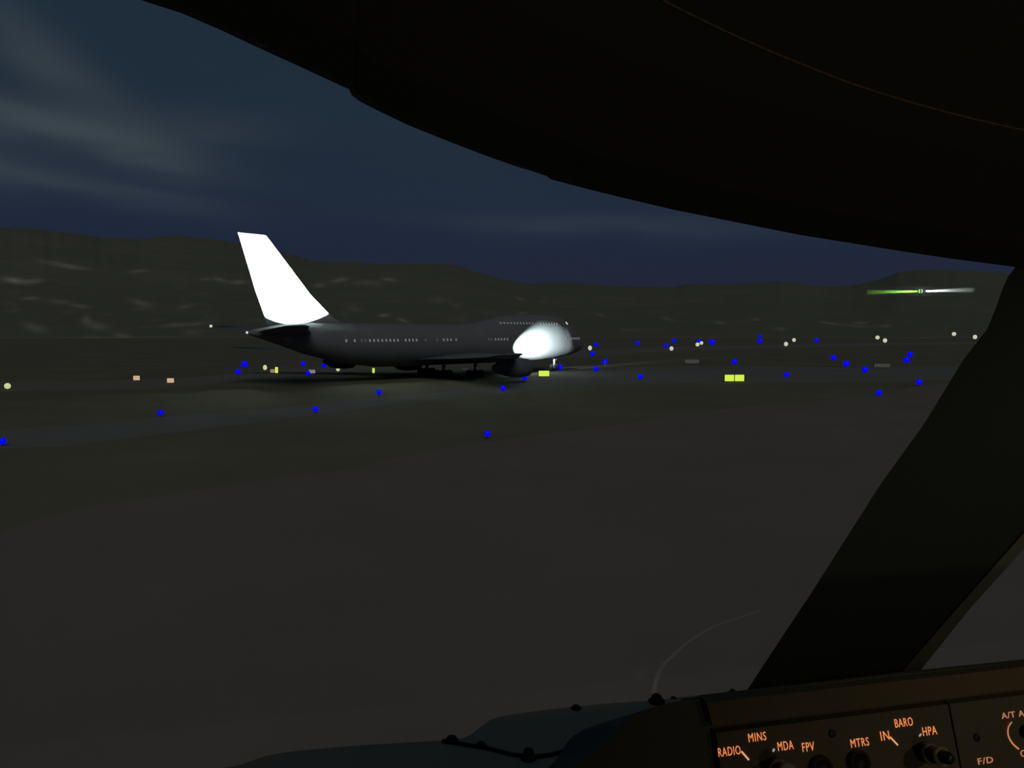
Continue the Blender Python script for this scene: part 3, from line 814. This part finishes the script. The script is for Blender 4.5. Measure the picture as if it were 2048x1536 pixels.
TX = [('RADIO', 1435.5, 1480, 1496.5, 1514.5), ('MINS', 1496, 1531, 1467.5, 1485), ('MDA', 1554.5, 1585.5, 1484.5, 1502.5), ('FPV', 1603.5, 1627.5, 1486.5, 1504.5),
      ('MTRS', 1700.5, 1736.5, 1479, 1496), ('IN', 1760, 1777, 1463.5, 1482), ('BARO', 1788.5, 1824, 1438.5, 1456), ('HPA', 1844, 1872, 1455, 1472.5)]
for b_, x0, x1, yt, yb in TX: text_bm(b_, x0, x1, yt, yb, M_txt, efis, 'legend')
text_bm('A/T ARM', 2002, 2070, 1426, 1438.5, M_txt2, mcp, 'legend', .004)
text_bm('F/D', 1955, 1985, 1517, 1530, M_txt2, mcp, 'legend', .004)
text_bm('OFF', 2040, 2070, 1501, 1515, M_txt2, mcp, 'legend', .004)
def bar(x0, y0, x1, y1, wpx, m, parent, name):
    a, b = gf(x0, y0, dvp - .0006), gf(x1, y1, dvp - .0006)
    d = (b - a).normalized(); nn = Vector((-d.z, 0, d.x)).normalized() * (wpx / 2 / F_PX * .56)
    q = [a + nn, b + nn, b - nn, a - nn]
    bm = bmesh.new(); bm_prism(bm, [CV(p) for p in q], [CV(p + Vector((0, .0005, 0))) for p in q]); return gobj(name, bm, m, parent)
bar(1483.5, 1503.5, 1498, 1520, 3.6, M_tick, efis, 'index_mark'); bar(1781, 1474.5, 1796, 1490.5, 3.2, M_tick, efis, 'index_mark')
bar(1546, 1503.5, 1549.5, 1498, 4, M_dot, efis, 'index_mark'); bar(1839, 1473, 1843, 1468, 3.5, M_dot, efis, 'index_mark')
arc = smooth_line([(2024, 1444, 0), (2018.5, 1451, 0), (2016, 1460, 0), (2016.5, 1470, 0), (2020, 1479, 0), (2027, 1489, 0), (2038, 1498.5, 0)], 4)
bm = bmesh.new(); q0 = None
AP = [gf(p.x, p.y, dvp - .0006) for p in arc]
for i, p in enumerate(AP):
    d = (AP[min(i + 1, len(AP) - 1)] - AP[max(i - 1, 0)]).normalized(); nn = Vector((-d.z, 0, d.x)).normalized() * (4.0 / 2 / F_PX * .56)
    cur = (bm.verts.new(CV(p + nn)), bm.verts.new(CV(p - nn)))
    if q0: bm.faces.new((q0[0], q0[1], cur[1], cur[0]))
    q0 = cur
gobj('arc_mark', bm, M_txt2, mcp)

nP = Vector((0, -1, K)).normalized()      # out of the panel face towards the seats
def rev_on(px, py, prof, m, parent, name, seg=32):
    c = gf(px, py, dvp); ax = Rv * nP.x + Fv * nP.y + Uv * nP.z
    bm = bmesh.new(); bm_rev(bm, CV(c), ax, prof, seg); return gobj(name, bm, m, parent, True)
def rotary(px, py, parent, cap):
    k = rev_on(px, py, [(0, .0070), (.0008, .0070), (.009, .0069), (.0100, .0064)], M_knob, parent, 'knob')
    rev_on(px, py, [(.0085, .0073), (.0095, .0073), (.0102, .0068), (.0102, .0060)], M_ring, k, 'outer_ring')
    rev_on(px, py, [(.010, .0060), (.019, .0058), (.0205, .0052)], M_knob, k, 'inner_knob')
    rev_on(px, py, [(.0190, .0068), (.0200, .0068), (.0207, .0062), (.0207, .0052)], M_ring, k, 'inner_ring')
    if cap: rev_on(px, py, [(.0205, .0046), (.0255, .0044), (.0280, .0034), (.0290, .0015), (.0291, .0003)], M_cap, k, 'cap')
rotary(1546, 1536, efis, False)
rotary(1846, 1504, efis, True)
for px, py in ((1640, 1536), (1715, 1524)): rev_on(px, py, [(0, .0085), (.003, .0085), (.0042, .0075), (.0042, .0060), (.0030, .0055), (.0030, .0003)], M_knob, efis, 'push_button')
for px, py, pr in ((1664, 1467, efis), (1953, 1475, mcp)): rev_on(px, py, [(0, .0028), (.0006, .0028), (.0009, .0018), (.0009, .0002)], M_knob, pr, 'screw', 16)
sw = rev_on(2049, 1463, [(0, .0045), (.003, .0042), (.004, .003)], M_knob, mcp, 'toggle_switch')

# warm cockpit floodlight behind the seats
ad = bpy.data.lights.new('flood_lamp', 'SPOT'); ad.energy = 2.2; ad.color = (1, .80, .50); ad.spot_size = math.radians(56); ad.spot_blend = 1; ad.shadow_soft_size = .02
ao = bpy.data.objects.new('flood_lamp', ad); COL.objects.link(ao); ao.location = C(.85, -.25, .12)
ao.rotation_euler = (C(.64, .53, -.30) - C(.85, -.25, .12)).to_track_quat('-Z', 'Y').to_euler()
dd = bpy.data.lights.new('cabin_fill', 'POINT'); dd.energy = 1.4; dd.color = (1, .90, .68); dd.shadow_soft_size = .05  # unseen point lamp added behind the camera to lift the whole cockpit
do = bpy.data.objects.new('cabin_fill', dd); COL.objects.link(do); do.location = C(.5, -.75, -.25)
